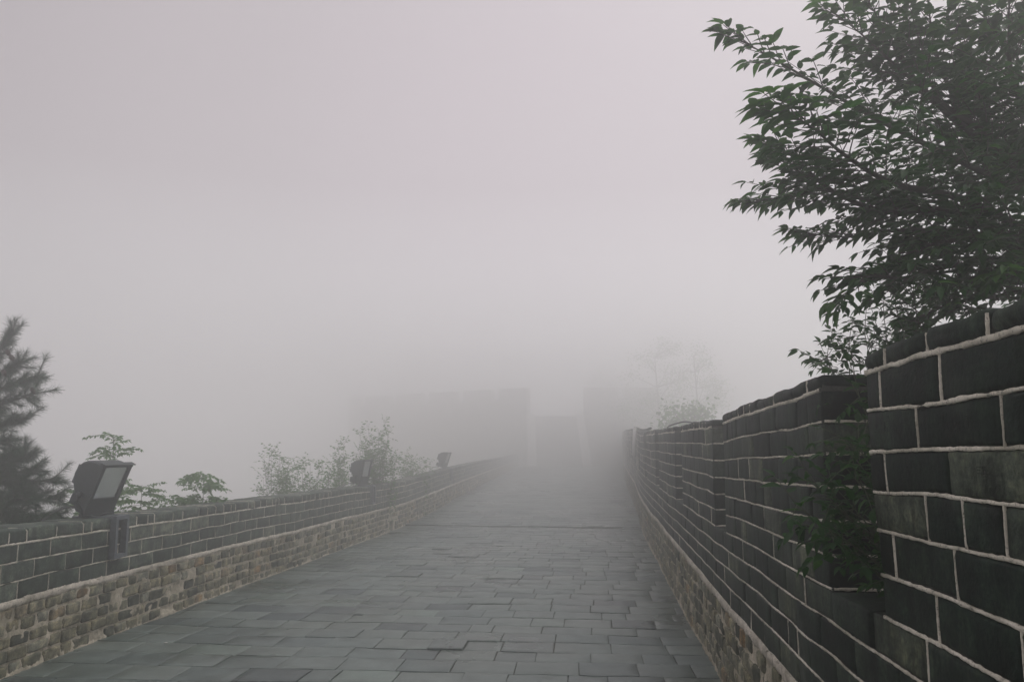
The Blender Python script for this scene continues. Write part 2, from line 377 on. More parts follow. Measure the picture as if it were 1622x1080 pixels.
def lay(mb, mp, s0, s1, h0, ncourse, mats=(0, 1), tl=(0, 1), near_end=False, far_end=False, depth_top=False, vjoint=.55, jw=.0065, k0=0, CH=CH, half=.09, first=None):
    """courses of bricks with real bed joints between h0 and h0+ncourse*CH"""
    by = {'near': [], 'mid': [], 'far': []}; bd = {}
    for k in range(ncourse):
        h = h0 + k * CH; e = split_course(s0, s1, k + k0, half=half, first=first)
        g = .0055
        for i in range(len(e) - 1):
            a, b = e[i] + (.004 if i else 0), e[i+1] - (.004 if i < len(e) - 2 else 0)
            y = mp.y_of((a + b) / 2); l = lod_of(y); t = float(np.clip(rng.normal(.46, .30), tl[0], tl[1]))
            dd = random.uniform(-.004, .004)
            dep = .39 if (depth_top and k == ncourse - 1) else .1
            isend = (near_end and i == 0) or (far_end and i == len(e) - 2)
            if isend:
                if (b - a) < .25: by[l].append(((a, h+g, dd), (b, h+CH-g, .39), t))
                else:
                    by[l].append(((a, h+g, dd), (b, h+CH-g, .192), t)); by[l].append(((a, h+g, .2), (b, h+CH-g, .39), float(rng.random()*.6)))
            else: by[l].append(((a, h+g, dd), (b, h+CH-g, dep), t))
            if i and random.random() < vjoint and l != 'far':
                st = step_of(y); bd.setdefault(st, []).append(((e[i], h, -.0), (e[i], h+CH, 0), (0, 0, -1), (1, 0, 0), jw*random.uniform(.35, .62), .0015))
            elif i and l == 'far':
                bd.setdefault(.2, []).append(((e[i], h, -.0), (e[i], h+CH, 0), (0, 0, -1), (1, 0, 0), .006, .004))
        # bed joint above this course
        hh = h
        seg = s0
        while seg < s1 - .001:
            nx_ = min(s1, seg + 2.0); st = step_of(mp.y_of(seg))
            bd.setdefault(st, []).append(((seg, hh, 0), (nx_, hh, 0), (0, 0, -1), (0, 1, 0), jw * .8, .0022)); seg = nx_
        if near_end: bd.setdefault(step_of(mp.y_of(s0)), []).append(((s0, hh, .01), (s0, hh, .38), (-1, 0, 0), (0, 1, 0), jw, .004))
    for l, lst in by.items(): bricks(mb, lst, mp, mats[0], amp=.0022 if l == 'near' else .0025, r=.009, lod=l)
    for st, lst in bd.items(): beads(mb, lst, mp, mats[1], st)

def base_courses(mb, mp, s0, s1, top, gaps=(), near_off=0):
    """the eroded lower masonry: small rounded bricks sunk in smeared sandy mortar"""
    n = 5; ch = (top - .045) / n; by = {'near': [], 'mid': [], 'far': []}
    for k in range(n):
        x = s0 + random.uniform(0, .2); h = k * ch
        while x < s1:
            l_ = random.choice((.15, .19, .19, .21, .24)); y = mp.y_of(x)
            if random.random() > .035 and not any(a - .05 < x < b + .02 or a < x + l_ < b + .05 for a, b in gaps if h < .3):
                j = lambda q: random.uniform(-q, q)
                by[lod_of(y)].append(((x + .008 + j(.006), h + .010 + j(.006), -.008 + j(.008)), (x + l_ - .008 + j(.006), h + ch - .008 + j(.006), .08), float(rng.random())))
            x += l_ + .006
    for l, lst in by.items(): bricks(mb, lst, mp, 0, amp=.0045, freq=14, r=.013, lod=l)
    # smeared mortar sheet
    segs = [(s0, s1)]
    for a, b in gaps: segs = [(s0, a), (b, s1)]
    for (a0, b0) in segs:
        x = a0
        while x < b0 - .001:
            y = mp.y_of(x); x2 = min(b0, x + 2); st = .018 if y < 9.5 else (.04 if y < 18 else .12)
            ns = max(2, int((x2 - x) / st)); nh = max(4, int(top / st)); S_, H_ = np.meshgrid(np.linspace(x, x2, ns + 1), np.linspace(-.03, top, nh + 1), indexing='ij')
            P = np.stack([S_.ravel(), H_.ravel(), np.zeros(S_.size)], 1)
            P[:, 2] = .006 + .011 * vn(P * 12) + .007 * vn(P * 34 + 5) - .006 * (P[:, 1] < .05)
            i = np.arange(ns)[:, None] * (nh + 1) + np.arange(nh)[None]
            mb.add(mp(P), np.stack([i, i + 1, i + nh + 2, i + nh + 1], -1).reshape(-1, 4), 1, .5, True)
            x = x2
        # plaster lip under the grey courses, and the mortar skirt at the walkway
        x = a0
        while x < b0 - .001:
            x2 = min(b0, x + 2); st = step_of(mp.y_of(x))
            beads(mb, [((x, top - .022, -.004), (x2, top - .022, -.004), (0, 0, -1), (0, 1, 0), .024, .011)], mp, 2, st)
            beads(mb, [((x, .0, -.004), (x2, .0, -.004), (0, 0, -1), (0, 1, 0), .030, .022)], mp, 1, st)
            x = x2

# ------------------------------------------------------------------ ground and walkway (setting)
gx = np.concatenate([np.linspace(-64, -20, 16), np.linspace(-18, 18, 37), np.linspace(20, 64, 16)]); gy = np.linspace(-32, 90, 70)
X_, Y_ = np.meshgrid(gx, gy, indexing='ij')
cx = (np.interp(Y_, LG, LV) + np.interp(Y_, RG, RV)) / 2; hw = (np.interp(Y_, RG, RV) - np.interp(Y_, LG, LV)) / 2
dist = np.abs(X_ - cx) - hw
Zg = -1.5 - np.clip(dist - 1, 0, None) * .62 + 1.2 * vn(np.stack([X_.ravel() * .13, Y_.ravel() * .13, 0 * X_.ravel()], 1)).reshape(X_.shape) * np.clip(dist / 6, 0, 1)
Zg = np.maximum(Zg, -42)
mb = MB(); ny_ = len(gy); i = np.arange(len(gx) - 1)[:, None] * ny_ + np.arange(ny_ - 1)[None]
mb.add(np.stack([X_.ravel(), Y_.ravel(), Zg.ravel()], 1), np.stack([i, i + ny_, i + ny_ + 1, i + 1], -1).reshape(-1, 4), 0)
tag(mb.build('ground', [M_SOIL]), 'steep hillside falling away from the wall into fog', kind='structure')

def path_map(P):
    """walkway space: u across, v along (Y of the centre line), h"""
    P = np.asarray(P, float); u, v, h = P.T
    c = (np.interp(v, LG, LV) + np.interp(v, RG, RV)) / 2
    e = .5; c2 = (np.interp(v + e, LG, LV) + np.interp(v + e, RG, RV)) / 2; c1 = (np.interp(v - e, LG, LV) + np.interp(v - e, RG, RV)) / 2
    sl = (c2 - c1) / (2 * e); k = 1 / np.sqrt(1 + sl * sl)
    x = c + u * k; y = v - u * sl * k
    up = .008 * vn(np.stack([u * .9, v * .9, v * 0], 1)) + .004 * vn(np.stack([u * 2.9, v * 2.9, v * 0 + 3], 1))
    return np.stack([x, y, fz(v) + h + up], 1)
def half_w(v): return (float(np.interp(v, RG, RV)) - float(np.interp(v, LG, LV))) / 2 + .10
mb = MB(); rows = []; v = .2
by = {'near': [], 'mid': [], 'far': []}; k = 0
while v < 66:
    dv = random.choice((.33, .35, .37, .38)); 
    if v < STEP_Y < v + dv: dv = max(.12, STEP_Y - v)
    hwv = half_w(v + dv / 2); u = -hwv - random.uniform(0, .4); l = 'near' if v < 8.5 else ('mid' if v < 22 else 'far')
    while u < hwv:
        du = random.choice((.42, .45, .47, .49)) if random.random() > .12 else random.uniform(.22, .34)
        g = .0015 + random.random() ** 2 * .0065; dh = random.uniform(-.0025, .0025) + (random.uniform(.004, .012) if random.random() < .05 else 0)
        tt = float(np.clip(rng.normal(.5, .22), 0, 1)); tt = .02 if random.random() < .05 else tt
        a, b = max(u, -hwv), min(u + du, hwv)
        if b - a > .03:
            sk = random.uniform(-.006, .006)
            by[l].append(((a + g, v + g + sk, -.05), (b - g, v + dv - g + sk, dh), tt))
        u += du
    v += dv; k += 1
swap = lambda f: (lambda P: f(P))
for l, lst in by.items():
    if l == 'near':
        C_, E_, F_ = template(5, 4, 1)
        _TPL[(7, 3, 2)], keep = (C_, E_, F_), template(7, 3, 2)
        bricks(mb, lst, path_map, 0, amp=.0022, freq=14, r=.0035, lod='near'); _TPL[(7, 3, 2)] = keep
    else: bricks(mb, lst, path_map, 0, amp=.0022, freq=14, r=.006, lod=l)
# joint bed, with the riser of the shallow step
vs = list(np.arange(-3, STEP_Y, .35)) + [STEP_Y - .001, STEP_Y + .001] + list(np.arange(STEP_Y + .3, 66.5, .5))
P = []
for v in vs:
    hwv = half_w(v) + .15
    for q in np.linspace(-1, 1, 15): P.append((q * hwv, v, -.009))
n = len(vs); i = np.arange(n - 1)[:, None] * 15 + np.arange(14)[None]
mb.add(path_map(P), np.stack([i, i + 1, i + 16, i + 15], -1).reshape(-1, 4), 1)
# near walkway behind the camera
tag(mb.build('walkway', [M_PAVER, M_BED]), 'damp grey stone paving between the two walls', kind='structure')

# ------------------------------------------------------------------ right crenellated parapet
S = mapR.s_of
rw = empty('crenellated_wall', mapR([(S(2), 0, 0)])[0].tolist())
tag(rw, 'tall dark brick parapet with merlons running along the right side of the walkway', 'wall')
mb = MB(); core(mb, mapR, S(-1.2), S(66), -2.2, .6, 1); base_courses(mb, mapR, S(.2), S(66), .6)
mb.build('base_course', [M_OCHRE, M_SAND, M_PLASTER], rw)
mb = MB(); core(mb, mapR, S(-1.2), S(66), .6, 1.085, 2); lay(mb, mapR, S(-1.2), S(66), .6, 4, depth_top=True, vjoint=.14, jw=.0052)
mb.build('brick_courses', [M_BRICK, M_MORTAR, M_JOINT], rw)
mer = [(-1.2, 2.42), (2.92, 5.44), (5.97, 8.3), (9.05, 11.75), (12.5, 15.2), (15.95, 18.6), (19.3, 21.9), (22.6, 25.2), (25.9, 28.5), (29.2, 31.8), (32.5, 35.1), (35.8, 38.4), (39.1, 41.7), (42.4, 45.1), (45.8, 48.5), (49.2, 51.9), (52.6, 55.3), (56.0, 58.7), (59.4, 62.1), (62.8, 66)]
merlons = []
for q, (a, b) in enumerate(mer):
    mb = MB(); s0, s1 = S(a), S(b)
    core(mb, mapR, s0 + .012, s1 - .012, 1.085, 1.87, 2)
    lay(mb, mapR, s0, s1, 1.096, 6, near_end=True, far_end=True, vjoint=.95 if q == 0 else (.12 if q < 3 else .25), jw=.0062 if q == 0 else .0052, k0=q, half=.02 if q == 0 else .12, first=(.37, .125) if q == 0 else None)
    # coping: bricks laid across, front edge rounded
    x = s0; lst = []; bd = []; h = 1.096 + 6 * CH; st = step_of(a)
    bd.append(((s0, h, 0), (s1, h, 0), (0, 0, -1), (0, 1, 0), .0075, .006))
    while x < s1 - .06:
        l_ = random.uniform(.18, .23) if q else random.uniform(.24, .3)
        x2 = min(s1, x + l_); x2 = s1 if s1 - x2 < .08 else x2
        lst.append(((x + .004, h + .006, -.004 + random.uniform(-.004, .004)), (x2 - .004, h + .062 + random.uniform(-.005, .005), .40), float(np.clip(rng.normal(.4, .2), 0, 1))))
        if x > s0 and random.random() < .6: bd.append(((x, h, 0), (x, h + .055, .0), (0, 0, -1), (1, 0, 0), .004, .003))
        x = x2
    bricks(mb, lst, mapR, 0, amp=.003, r=.022, lod=lod_of(a))
    beads(mb, bd, mapR, 1, st)
    merlons.append(mb.build('merlon', [M_BRICK, M_MORTAR, M_JOINT], rw))

# scratched visitors' writing on the nearest merlon
def scratch(txt, s, h, size, parent, wob=0):
    cu = bpy.data.curves.new('scratched_writing', 'FONT'); cu.body = txt; cu.size = size; cu.extrude = .0004; cu.space_character = 1.1
    cu.materials.append(M_SCR); o = bpy.data.objects.new('scratched_writing', cu); link(o)
    p, p2 = mapR([(s, h, -.0075), (s - .1, h, -.0075)]); d = Vector(p2 - p).normalized()
    z = Vector((0, 0, 1)); nrm = d.cross(z).normalized(); z = nrm.cross(d)
    from mathutils import Matrix
    mw = Matrix((( d.x, z.x, nrm.x, p[0]), (d.y, z.y, nrm.y, p[1]), (d.z, z.z, nrm.z, p[2]), (0, 0, 0, 1)))
    o.parent = parent; o.matrix_parent_inverse = Matrix.Translation(-Vector(rw.location)); o.matrix_basis = mw
    return o
M_SCR = mat('scratch_groove', plain((.006, .008, .007), .95))

# ------------------------------------------------------------------ left low parapet
SL = mapL.s_of
lw = empty('low_wall', mapL([(SL(6), 0, 0)])[0].tolist())
tag(lw, 'low grey brick wall with a flat coping running along the left side of the walkway', 'wall')
dr0, dr1 = SL(17.55), SL(17.85); TOPB = .548; CHL = .136
mb = MB(); core(mb, mapL, SL(1), dr0, -2.2, TOPB, 1); core(mb, mapL, dr1, SL(65), -2.2, TOPB, 1)
core(mb, mapL, dr0, dr1, -2.2, -.02, 1); core(mb, mapL, dr0, dr1, .24, TOPB, 1, d0=.0)
base_courses(mb, mapL, SL(1.5), SL(65), TOPB, gaps=[(dr0, dr1)])
mb.build('base_course', [M_OCHRE, M_SAND, M_PLASTER], lw)
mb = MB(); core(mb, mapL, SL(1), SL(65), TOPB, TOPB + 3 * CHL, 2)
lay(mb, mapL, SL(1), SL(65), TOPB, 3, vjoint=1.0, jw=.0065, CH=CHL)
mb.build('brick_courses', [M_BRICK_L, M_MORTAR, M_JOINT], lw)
mb = MB(); h = TOPB + 3 * CHL; x = SL(1); e = SL(65); byl = {'near': [], 'mid': [], 'far': []}; bd = {}
core(mb, mapL, x, e, h, h + .085, 2, d0=.02, d1=.385)
while x < e:
    l_ = random.choice((.19, .2, .21, .36)) if random.random() < .9 else .12
    y = mapL.y_of(x); l = lod_of(y)
    byl[l].append(((x + .004, h + .006, -.004), (x + l_ - .004, h + .108 + random.uniform(-.004, .006), .40), float(np.clip(rng.normal(.5, .22), 0, 1))))
    st = max(.012, step_of(y)); bd.setdefault(st, [])
    bd[st].append(((x, h, 0), (x, h + .088, 0), (0, 0, -1), (1, 0, 0), .005, .003))
    bd[st].append(((x, h + .088, .004), (x, h + .105, .022), (0, .7, -.7), (1, 0, 0), .005, .003))
    bd[st].append(((x, h + .1065, .022), (x, h + .1065, .38 * random.choice((1, 1, .6, .4))), (0, 1, 0), (1, 0, 0), .005, .0045))
    x += l_
x = SL(1)
while x < e: 
    x2 = min(e, x + 2); bd.setdefault(step_of(mapL.y_of(x)), []).append(((x, h, 0), (x2, h, 0), (0, 0, -1), (0, 1, 0), .0085, .0055)); x = x2
for l, lst in byl.items(): bricks(mb, lst, mapL, 0, amp=.0035, r=.022, lod=l)
for st, lst in bd.items(): beads(mb, lst, mapL, 1, st)
mb.build('coping', [M_BRICK_L, M_MORTAR, M_JOINT], lw)
TOPL = h + .108

# ------------------------------------------------------------------ floodlights on their brackets
def floodlight(y, lean, label, az):
    s = SL(y); O = Vector(mapL([(s, TOPL, 0)])[0]); 
    t = Vector(mapL([(s + .1, TOPL, 0)])[0]) - O; t.z = 0; t.normalize()      # along the wall
    nin = Vector((t.y, -t.x, 0))                                               # towards the walkway
    base = O - nin * .2
    root = empty('floodlight', base); tag(root, label, 'floodlight', 'floodlights along the low wall')
    W = lambda a, b, c: O + t * a + nin * b + Vector((0, 0, c))
    # bracket: hollow frame hanging on the front face and two arms over the coping
    mb = MB(); xf = lambda p: W(*p)
    hwf, top, bot, th, pr_ = .105, .022, -.36, .036, .07
    mb.box((-hwf, .012, bot), (-hwf + th, pr_, top), xf=xf); mb.box((hwf - th, .012, bot), (hwf, pr_, top), xf=xf)
    mb.box((-hwf + th, .0122, top - th), (hwf - th, pr_ - .0015, top - .001), xf=xf); mb.box((-hwf + th, .0122, bot + .001), (hwf - th, pr_ - .0015, bot + th), xf=xf)
    mb.box((-hwf + .002, -.36, .0), (-hwf + th - .002, .0118, .021), xf=xf); mb.box((hwf - th + .002, -.36, .0), (hwf - .002, .0118, .021), xf=xf)
    mb.box((-hwf + th, -.27, .002), (hwf - th, -.22, .019), xf=xf); mb.box((-hwf + th, -.1, .002), (hwf - th, -.05, .019), xf=xf)
    br = mb.build('bracket', [M_STEEL], root)
    # lamp frame of reference
    f = (nin * math.cos(az) - t * math.sin(az)).normalized(); sx = Vector((f.y, -f.x, 0)) * -1
    C = W(0, -.17, .0)
    n = (f * math.cos(lean) - Vector((0, 0, 1)) * math.sin(lean)).normalized(); up = (Vector((0, 0, 1)) * math.cos(lean) + f * math.sin(lean)).normalized()
    B = C + Vector((0, 0, .045)) - f * (.03 + .10 * math.sin(lean)) 
    L = lambda a, b, c: B + sx * a + n * b + up * c
    hw_, H = .165, .50
    # housing: rounded back swept across the width, open front
    prof = [(.02, .01), (-.05, .0), (-.08, .02), (-.10, .06), (-.125, .12), (-.17, .17), (-.215, .23), (-.235, .30), (-.225, .37), (-.19, .425), (-.145, .46), (-.09, .485), (-.04, .494), (.02, .495)]
    mb = MB(); k = len(prof); V = []; 
    ws = [(-hw_, .90), (-hw_ + .02, 1.0), (hw_ - .02, 1.0), (hw_, .90)]
    for a, sc_ in ws:
        for b, c in prof: V.append(L(a, (b - .02) * sc_ + .02, .25 + (c - .25) * (sc_ * .5 + .5)))
    Fs = [(i*k+j, i*k+j+1, (i+1)*k+j+1, (i+1)*k+j) for i in range(3) for j in range(k-1)] + [tuple(range(k)), tuple(3*k+j for j in range(k))[::-1]]
    mb.add([tuple(v) for v in V], Fs, 0, .5, False)
    for j in range(-2, 3):      # cooling ribs on the back
        mb.box((j*.06 - .004, -.248, .20), (j*.06 + .004, -.205, .38), xf=lambda p: L(*p))
    hs = mb.build('housing', [M_BLACK], root)
    # front frame with deep lower panel
    mb = MB(); q = lambda lo, hi: mb.box(lo, hi, xf=lambda p: L(*p))
    q((-hw_ - .012, .021, -.012), (-hw_ + .026, .062, .512)); q((hw_ - .026, .021, -.012), (hw_ + .012, .062, .512))
    q((-hw_ + .026, .0215, .482), (hw_ - .026, .0615, .511)); q((-hw_ + .026, .0215, -.011), (hw_ - .026, .0615, .17))
    q((-hw_ - .02, .03, .512), (hw_ + .02, .085, .519))      # visor lip
    for a in (-.15, .15): q((a - .012, .05, .500), (a + .012, .074, .508))
    mb.build('lens_frame', [M_BLACK], root)
    # reflector: a trough behind the glass
    mb = MB(); x0 = hw_ - .028; fr = .030
    P4 = [L(-x0, fr, .172), L(x0, fr, .172), L(x0, fr, .480), L(-x0, fr, .480)]; bk = [L(-x0 * .55, -.09, .29), L(x0 * .55, -.09, .29), L(x0 * .55, -.09, .42), L(-x0 * .55, -.09, .42)]
    mb.add([tuple(v) for v in P4 + bk], [(0,1,5,4),(1,2,6,5),(2,3,7,6),(3,0,4,7),(4,5,6,7)], 0, .5, False)
    rf = mb.build('reflector', [M_REFL], root)
    mb = MB(); mb.tube([L(-.09, -.02, .33), L(.09, -.02, .33)], .014); mb.build('lamp_tube', [M_STONE], rf)
    mb = MB(); mb.box((-hw_ + .0265, .046, .1705), (hw_ - .0265, .050, .4815), xf=lambda p: L(*p)); mb.build('glass', [M_GLASS], root)
    # yoke and terminal box
    mb = MB()
    for sg in (-1, 1):
        mb.tube([L(sg * (hw_ + .020), -.06, .16), L(sg * (hw_ + .020), -.05, .08), C + sx * sg * (hw_ + .012) + Vector((0, 0, .028))], .013, segs=6)
        mb.tube([L(sg * (hw_ + .005), -.06, .16), L(sg * (hw_ + .04), -.06, .16)], .026, segs=10)
    mb.tube([C + sx * -(hw_ + .012) + Vector((0, 0, .030)), C + sx * (hw_ + .012) + Vector((0, 0, .030))], .011, segs=6)
    mb.build('yoke', [M_BLACK], root)
    mb = MB(); mb.box((-.07, -.235, .0), (.07, -.10, .10), xf=lambda p: L(*p)); mb.tube([L(0, -.17, -.045), L(0, -.17, .02)], .024, segs=8)
    mb.build('terminal_box', [M_BLACK], root)
    mb = MB(); p0 = L(0, -.17, -.03); p1 = p0 + Vector((-.06, -.05, .03)) - nin * .05; p2 = p1 - nin * .16 + Vector((0, 0, -.06)) - t * .1; p3 = p2 - nin * .12 + Vector((0, 0, -.35))
    pts = []
    for i in range(13):
        u = i / 12; a = p0.lerp(p1, u); b = p1.lerp(p2, u); c = p2.lerp(p3, u); ab = a.lerp(b, u); bc = b.lerp(c, u); pts.append(ab.lerp(bc, u))
    mb.tube(pts, .011, segs=7); mb.build('cable', [M_RUBBER], root)
    return root
floodlight(7.27, R(24), 'nearest black floodlight on a steel bracket, leaning out over the low wall beside the pine', R(12))
floodlight(16.0, R(12), 'middle floodlight on the low wall, standing upright in front of the tall leafy sapling', R(12))
floodlight(25.0, R(18), 'farthest floodlight on the low wall, only a faint shape in the fog', R(12))

# ------------------------------------------------------------------ far stairs and watch platform
SY, SZ, ST = 64.2, float(fz(64.2)), 3.95
st = empty('stone_staircase', (3.9, SY, SZ)); tag(st, 'straight flight of stone steps at the end of the walkway, between two pale slabs', 'stairs')
mb = MB(); ns = 24; rise = (ST - SZ) / ns
for i in range(ns):
    mb.box((2.092, SY + i * .27, SZ - .4 if i == 0 else SZ + (i - 1) * rise), (5.828, SY + (i + 1) * .27 + .02, SZ + (i + 1) * rise - .08))
    mb.box((2.086, SY + i * .27 - .03, SZ + (i + 1) * rise - .08), (5.834, SY + (i + 1) * .27 + .015, SZ + (i + 1) * rise), mat=1)
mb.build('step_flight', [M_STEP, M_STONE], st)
for x0 in (1.36, 5.84):
    mb = MB(); x1 = x0 + .72; pf = [(SY - .45, SZ - .4), (SY - .45, SZ + .15), (SY + 6.3, ST + .2), (SY + 6.7, ST + .2), (SY + 6.7, SZ - .4)]
    V = [(x0, a, b) for a, b in pf] + [(x1, a, b) for a, b in pf]; n = 5
    mb.add(V, [tuple(range(n)), tuple(range(n, 2*n))[::-1]] + [(i, i+n, (i+1)%n+n, (i+1)%n) for i in range(n)], 0, .5, False)
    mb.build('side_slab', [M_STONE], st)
pl = empty('watch_platform', (0, 72, -1)); tag(pl, 'faint battlemented brick platform rising behind the stairs in the fog', 'fortification')
def fpt(a, b):      # a metres left of the stairs along the facade, b behind it
    d = Vector((-.79, .62, 0)).normalized() if a > 0 else Vector((1, .0, 0)); n_ = Vector((-d.y, d.x, 0)) if a <= 0 else Vector((.62, .79, 0)).normalized()
    o = Vector((1.31, 71.0, 0)) if a > 0 else Vector((6.62, 71.0, 0)); return o + d * abs(a) + n_ * b
def slab(mb, a0, a1, b0, b1, z0, z1):
    ps = [fpt(a0, b0), fpt(a1, b0), fpt(a1, b1), fpt(a0, b1)]
    V = [(p.x, p.y, z0) for p in ps] + [(p.x, p.y, z1) for p in ps]
    mb.add(V, [(0,3,2,1),(4,5,6,7),(0,1,5,4),(1,2,6,5),(2,3,7,6),(3,0,4,7)], 0, rng.random(), False)
mb = MB(); slab(mb, .001, 25, 0, 6, -6, 3.95); slab(mb, -.001, -7, 0, 6, -6, 3.95)
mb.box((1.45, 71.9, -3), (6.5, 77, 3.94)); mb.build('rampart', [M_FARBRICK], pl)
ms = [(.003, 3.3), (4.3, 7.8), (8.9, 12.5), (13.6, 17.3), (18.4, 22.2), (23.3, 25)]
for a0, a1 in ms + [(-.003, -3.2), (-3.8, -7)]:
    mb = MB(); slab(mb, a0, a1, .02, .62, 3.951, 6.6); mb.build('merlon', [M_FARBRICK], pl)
for a0, a1 in [(ms[i][1] + .002, ms[i + 1][0] - .002) for i in range(5)] + [(-3.202, -3.798)]:
    mb = MB(); slab(mb, a0, a1, .03, .61, 3.951, 5.6); mb.build('embrasure_sill', [M_FARBRICK], pl)

# ------------------------------------------------------------------ leaves
_lt = None
def leaf_template():
    """pointed oval leaf along +x, folded on its midrib and curling down; width along y"""
    xs = [0, .12, .32, .55, .78, 1.0]; ws = [0, .16, .235, .215, .12, 0]; V = []; 
    for x, w_ in zip(xs, ws):
        z = -.22 * x * x
        V += [(x, -w_, z + w_ * .35), (x, 0, z), (x, w_, z + w_ * .35)]
    Fs = []
    for i in range(5):
        a = i * 3; b = a + 3
        if i == 0: Fs += [(a+1, b+1, b, b), (a+1, b+2, b+1, b+1)]
        Fs += [(a, a+1, b+1, b), (a+1, a+2, b+2, b+1)] if 0 < i < 4 else []
        if i == 4: Fs += [(a, a+1, b+1, b+1), (a+1, a+2, b+1, b+1)]
    return np.array(V), [tuple(dict.fromkeys(f)) for f in Fs]
LV_, LF_ = leaf_template()
LVS = np.array([(0, 0, 0), (.45, -.24, .03), (.45, .24, .03), (1, 0, -.15)]); LFS = [(0, 1, 3), (0, 3, 2)]
class Foliage:
    def __init__(s): s.p = []; s.d = []; s.n = []; s.l = []; s.t = []
    def leaf(s, p, d, n, l, t): s.p.append(tuple(p)); s.d.append(tuple(d)); s.n.append(tuple(n)); s.l.append(l); s.t.append(t)
    def emit(s, mb, mat_i=0, simple=False, width=1.0):
        if not s.p: return
        V0, F0 = (LVS, LFS) if simple else (LV_, LF_)
        p = np.array(s.p); d = np.array(s.d); n = np.array(s.n); l = np.array(s.l); t = np.array(s.t)
        d /= np.linalg.norm(d, axis=1)[:, None] + 1e-9
        y = np.cross(n, d); y /= np.linalg.norm(y, axis=1)[:, None] + 1e-9; n = np.cross(d, y)
        cv = rng.uniform(.3, 1.9, len(p))
        V = V0[None] * np.array([1, width, 1])[None, None]; V = np.repeat(V, len(p), 0) * l[:, None, None]; V[:, :, 2] *= cv[:, None]
        W = p[:, None] + V[:, :, :1] * d[:, None] + V[:, :, 1:2] * y[:, None] + V[:, :, 2:] * n[:, None]
        k = V0.shape[0]
        fl = []
        tri = [f for f in F0 if len(f) == 3]; quad = [f for f in F0 if len(f) == 4]
        T = np.repeat(np.stack([t, t], 1), k, 0); base = mb.n
        mb.add(W.reshape(-1, 3), [], mat_i, T)
        off = (np.arange(len(p)) * k)[:, None, None] + base
        for grp in (tri, quad):
            if grp:
                a = (np.array(grp)[None] + off).reshape(-1, len(grp[0])).tolist()
                mb.Fc += a; mb.M += [mat_i] * len(a); mb.S += [not simple] * len(a)
def rv(s=1.0): return Vector((random.uniform(-s, s), random.uniform(-s, s), random.uniform(-s, s)))
def twig(fo, wood, p0, d, length, leaf_len, nj=.5, gap=.03, droop=.25, hang=.12, opp=False, rad=.0025, tip_t=0.0, tbase=.45, jit=.25):
    """one leafy twig; returns its points"""
    p = Vector(p0); d = Vector(d).normalized(); n = max(3, int(length / gap)); pts = [p.copy()]
    side = 1; up = Vector((0, 0, 1))
    for i in range(n):
        d = (d + rv(.06) + Vector((0, 0, -droop * gap * 1.5))).normalized(); p = p + d * gap; pts.append(p.copy())
        if i < n * .12: continue
        lat = d.cross(up); lat = lat.normalized() if lat.length > .1 else Vector((1, 0, 0))
        for sg in ((1, -1) if opp else (side,)):
            ld = (d * .55 + lat * sg * .9 + Vector((0, 0, -hang * random.uniform(-.3, 1.8))) + rv(jit)).normalized()
            nn = (up + rv(nj) + lat * sg * .2).normalized()
            sz = leaf_len * random.uniform(.65, 1.1) * (1 - .35 * (i / n) ** 3)
            fo.leaf(p + ld * .006, ld, nn, sz, float(np.clip(random.gauss(tbase + tip_t * i / n, .18), 0, 1)))
        side = -side
    fo.leaf(p, d + Vector((0, 0, -.2)), up + rv(.3), leaf_len * .8, min(1, tbase + tip_t))
    wood.tube(pts[::2] + ([pts[-1]] if len(pts) % 2 == 0 else []), [rad * (1 - .6 * k / max(1, len(pts[::2]))) for k in range(len(pts[::2]) + (1 if len(pts) % 2 == 0 else 0))], 0, 4)
    return pts
def curve_pts(ctrl, n=24):
    c = [Vector(x) for x in ctrl]; c = [c[0] * 2 - c[1]] + c + [c[-1] * 2 - c[-2]]; out_ = []
    m = len(c) - 3
    for i in range(m):
        for k in range(max(2, n // m)):
            t = k / max(2, n // m); a, b, cc, dd = c[i:i+4]
            out_.append(.5 * ((2*b) + (cc - a)*t + (2*a - 5*b + 4*cc - dd)*t*t + (3*b - a - 3*cc + dd)*t**3))
    out_.append(c[-2]); return out_

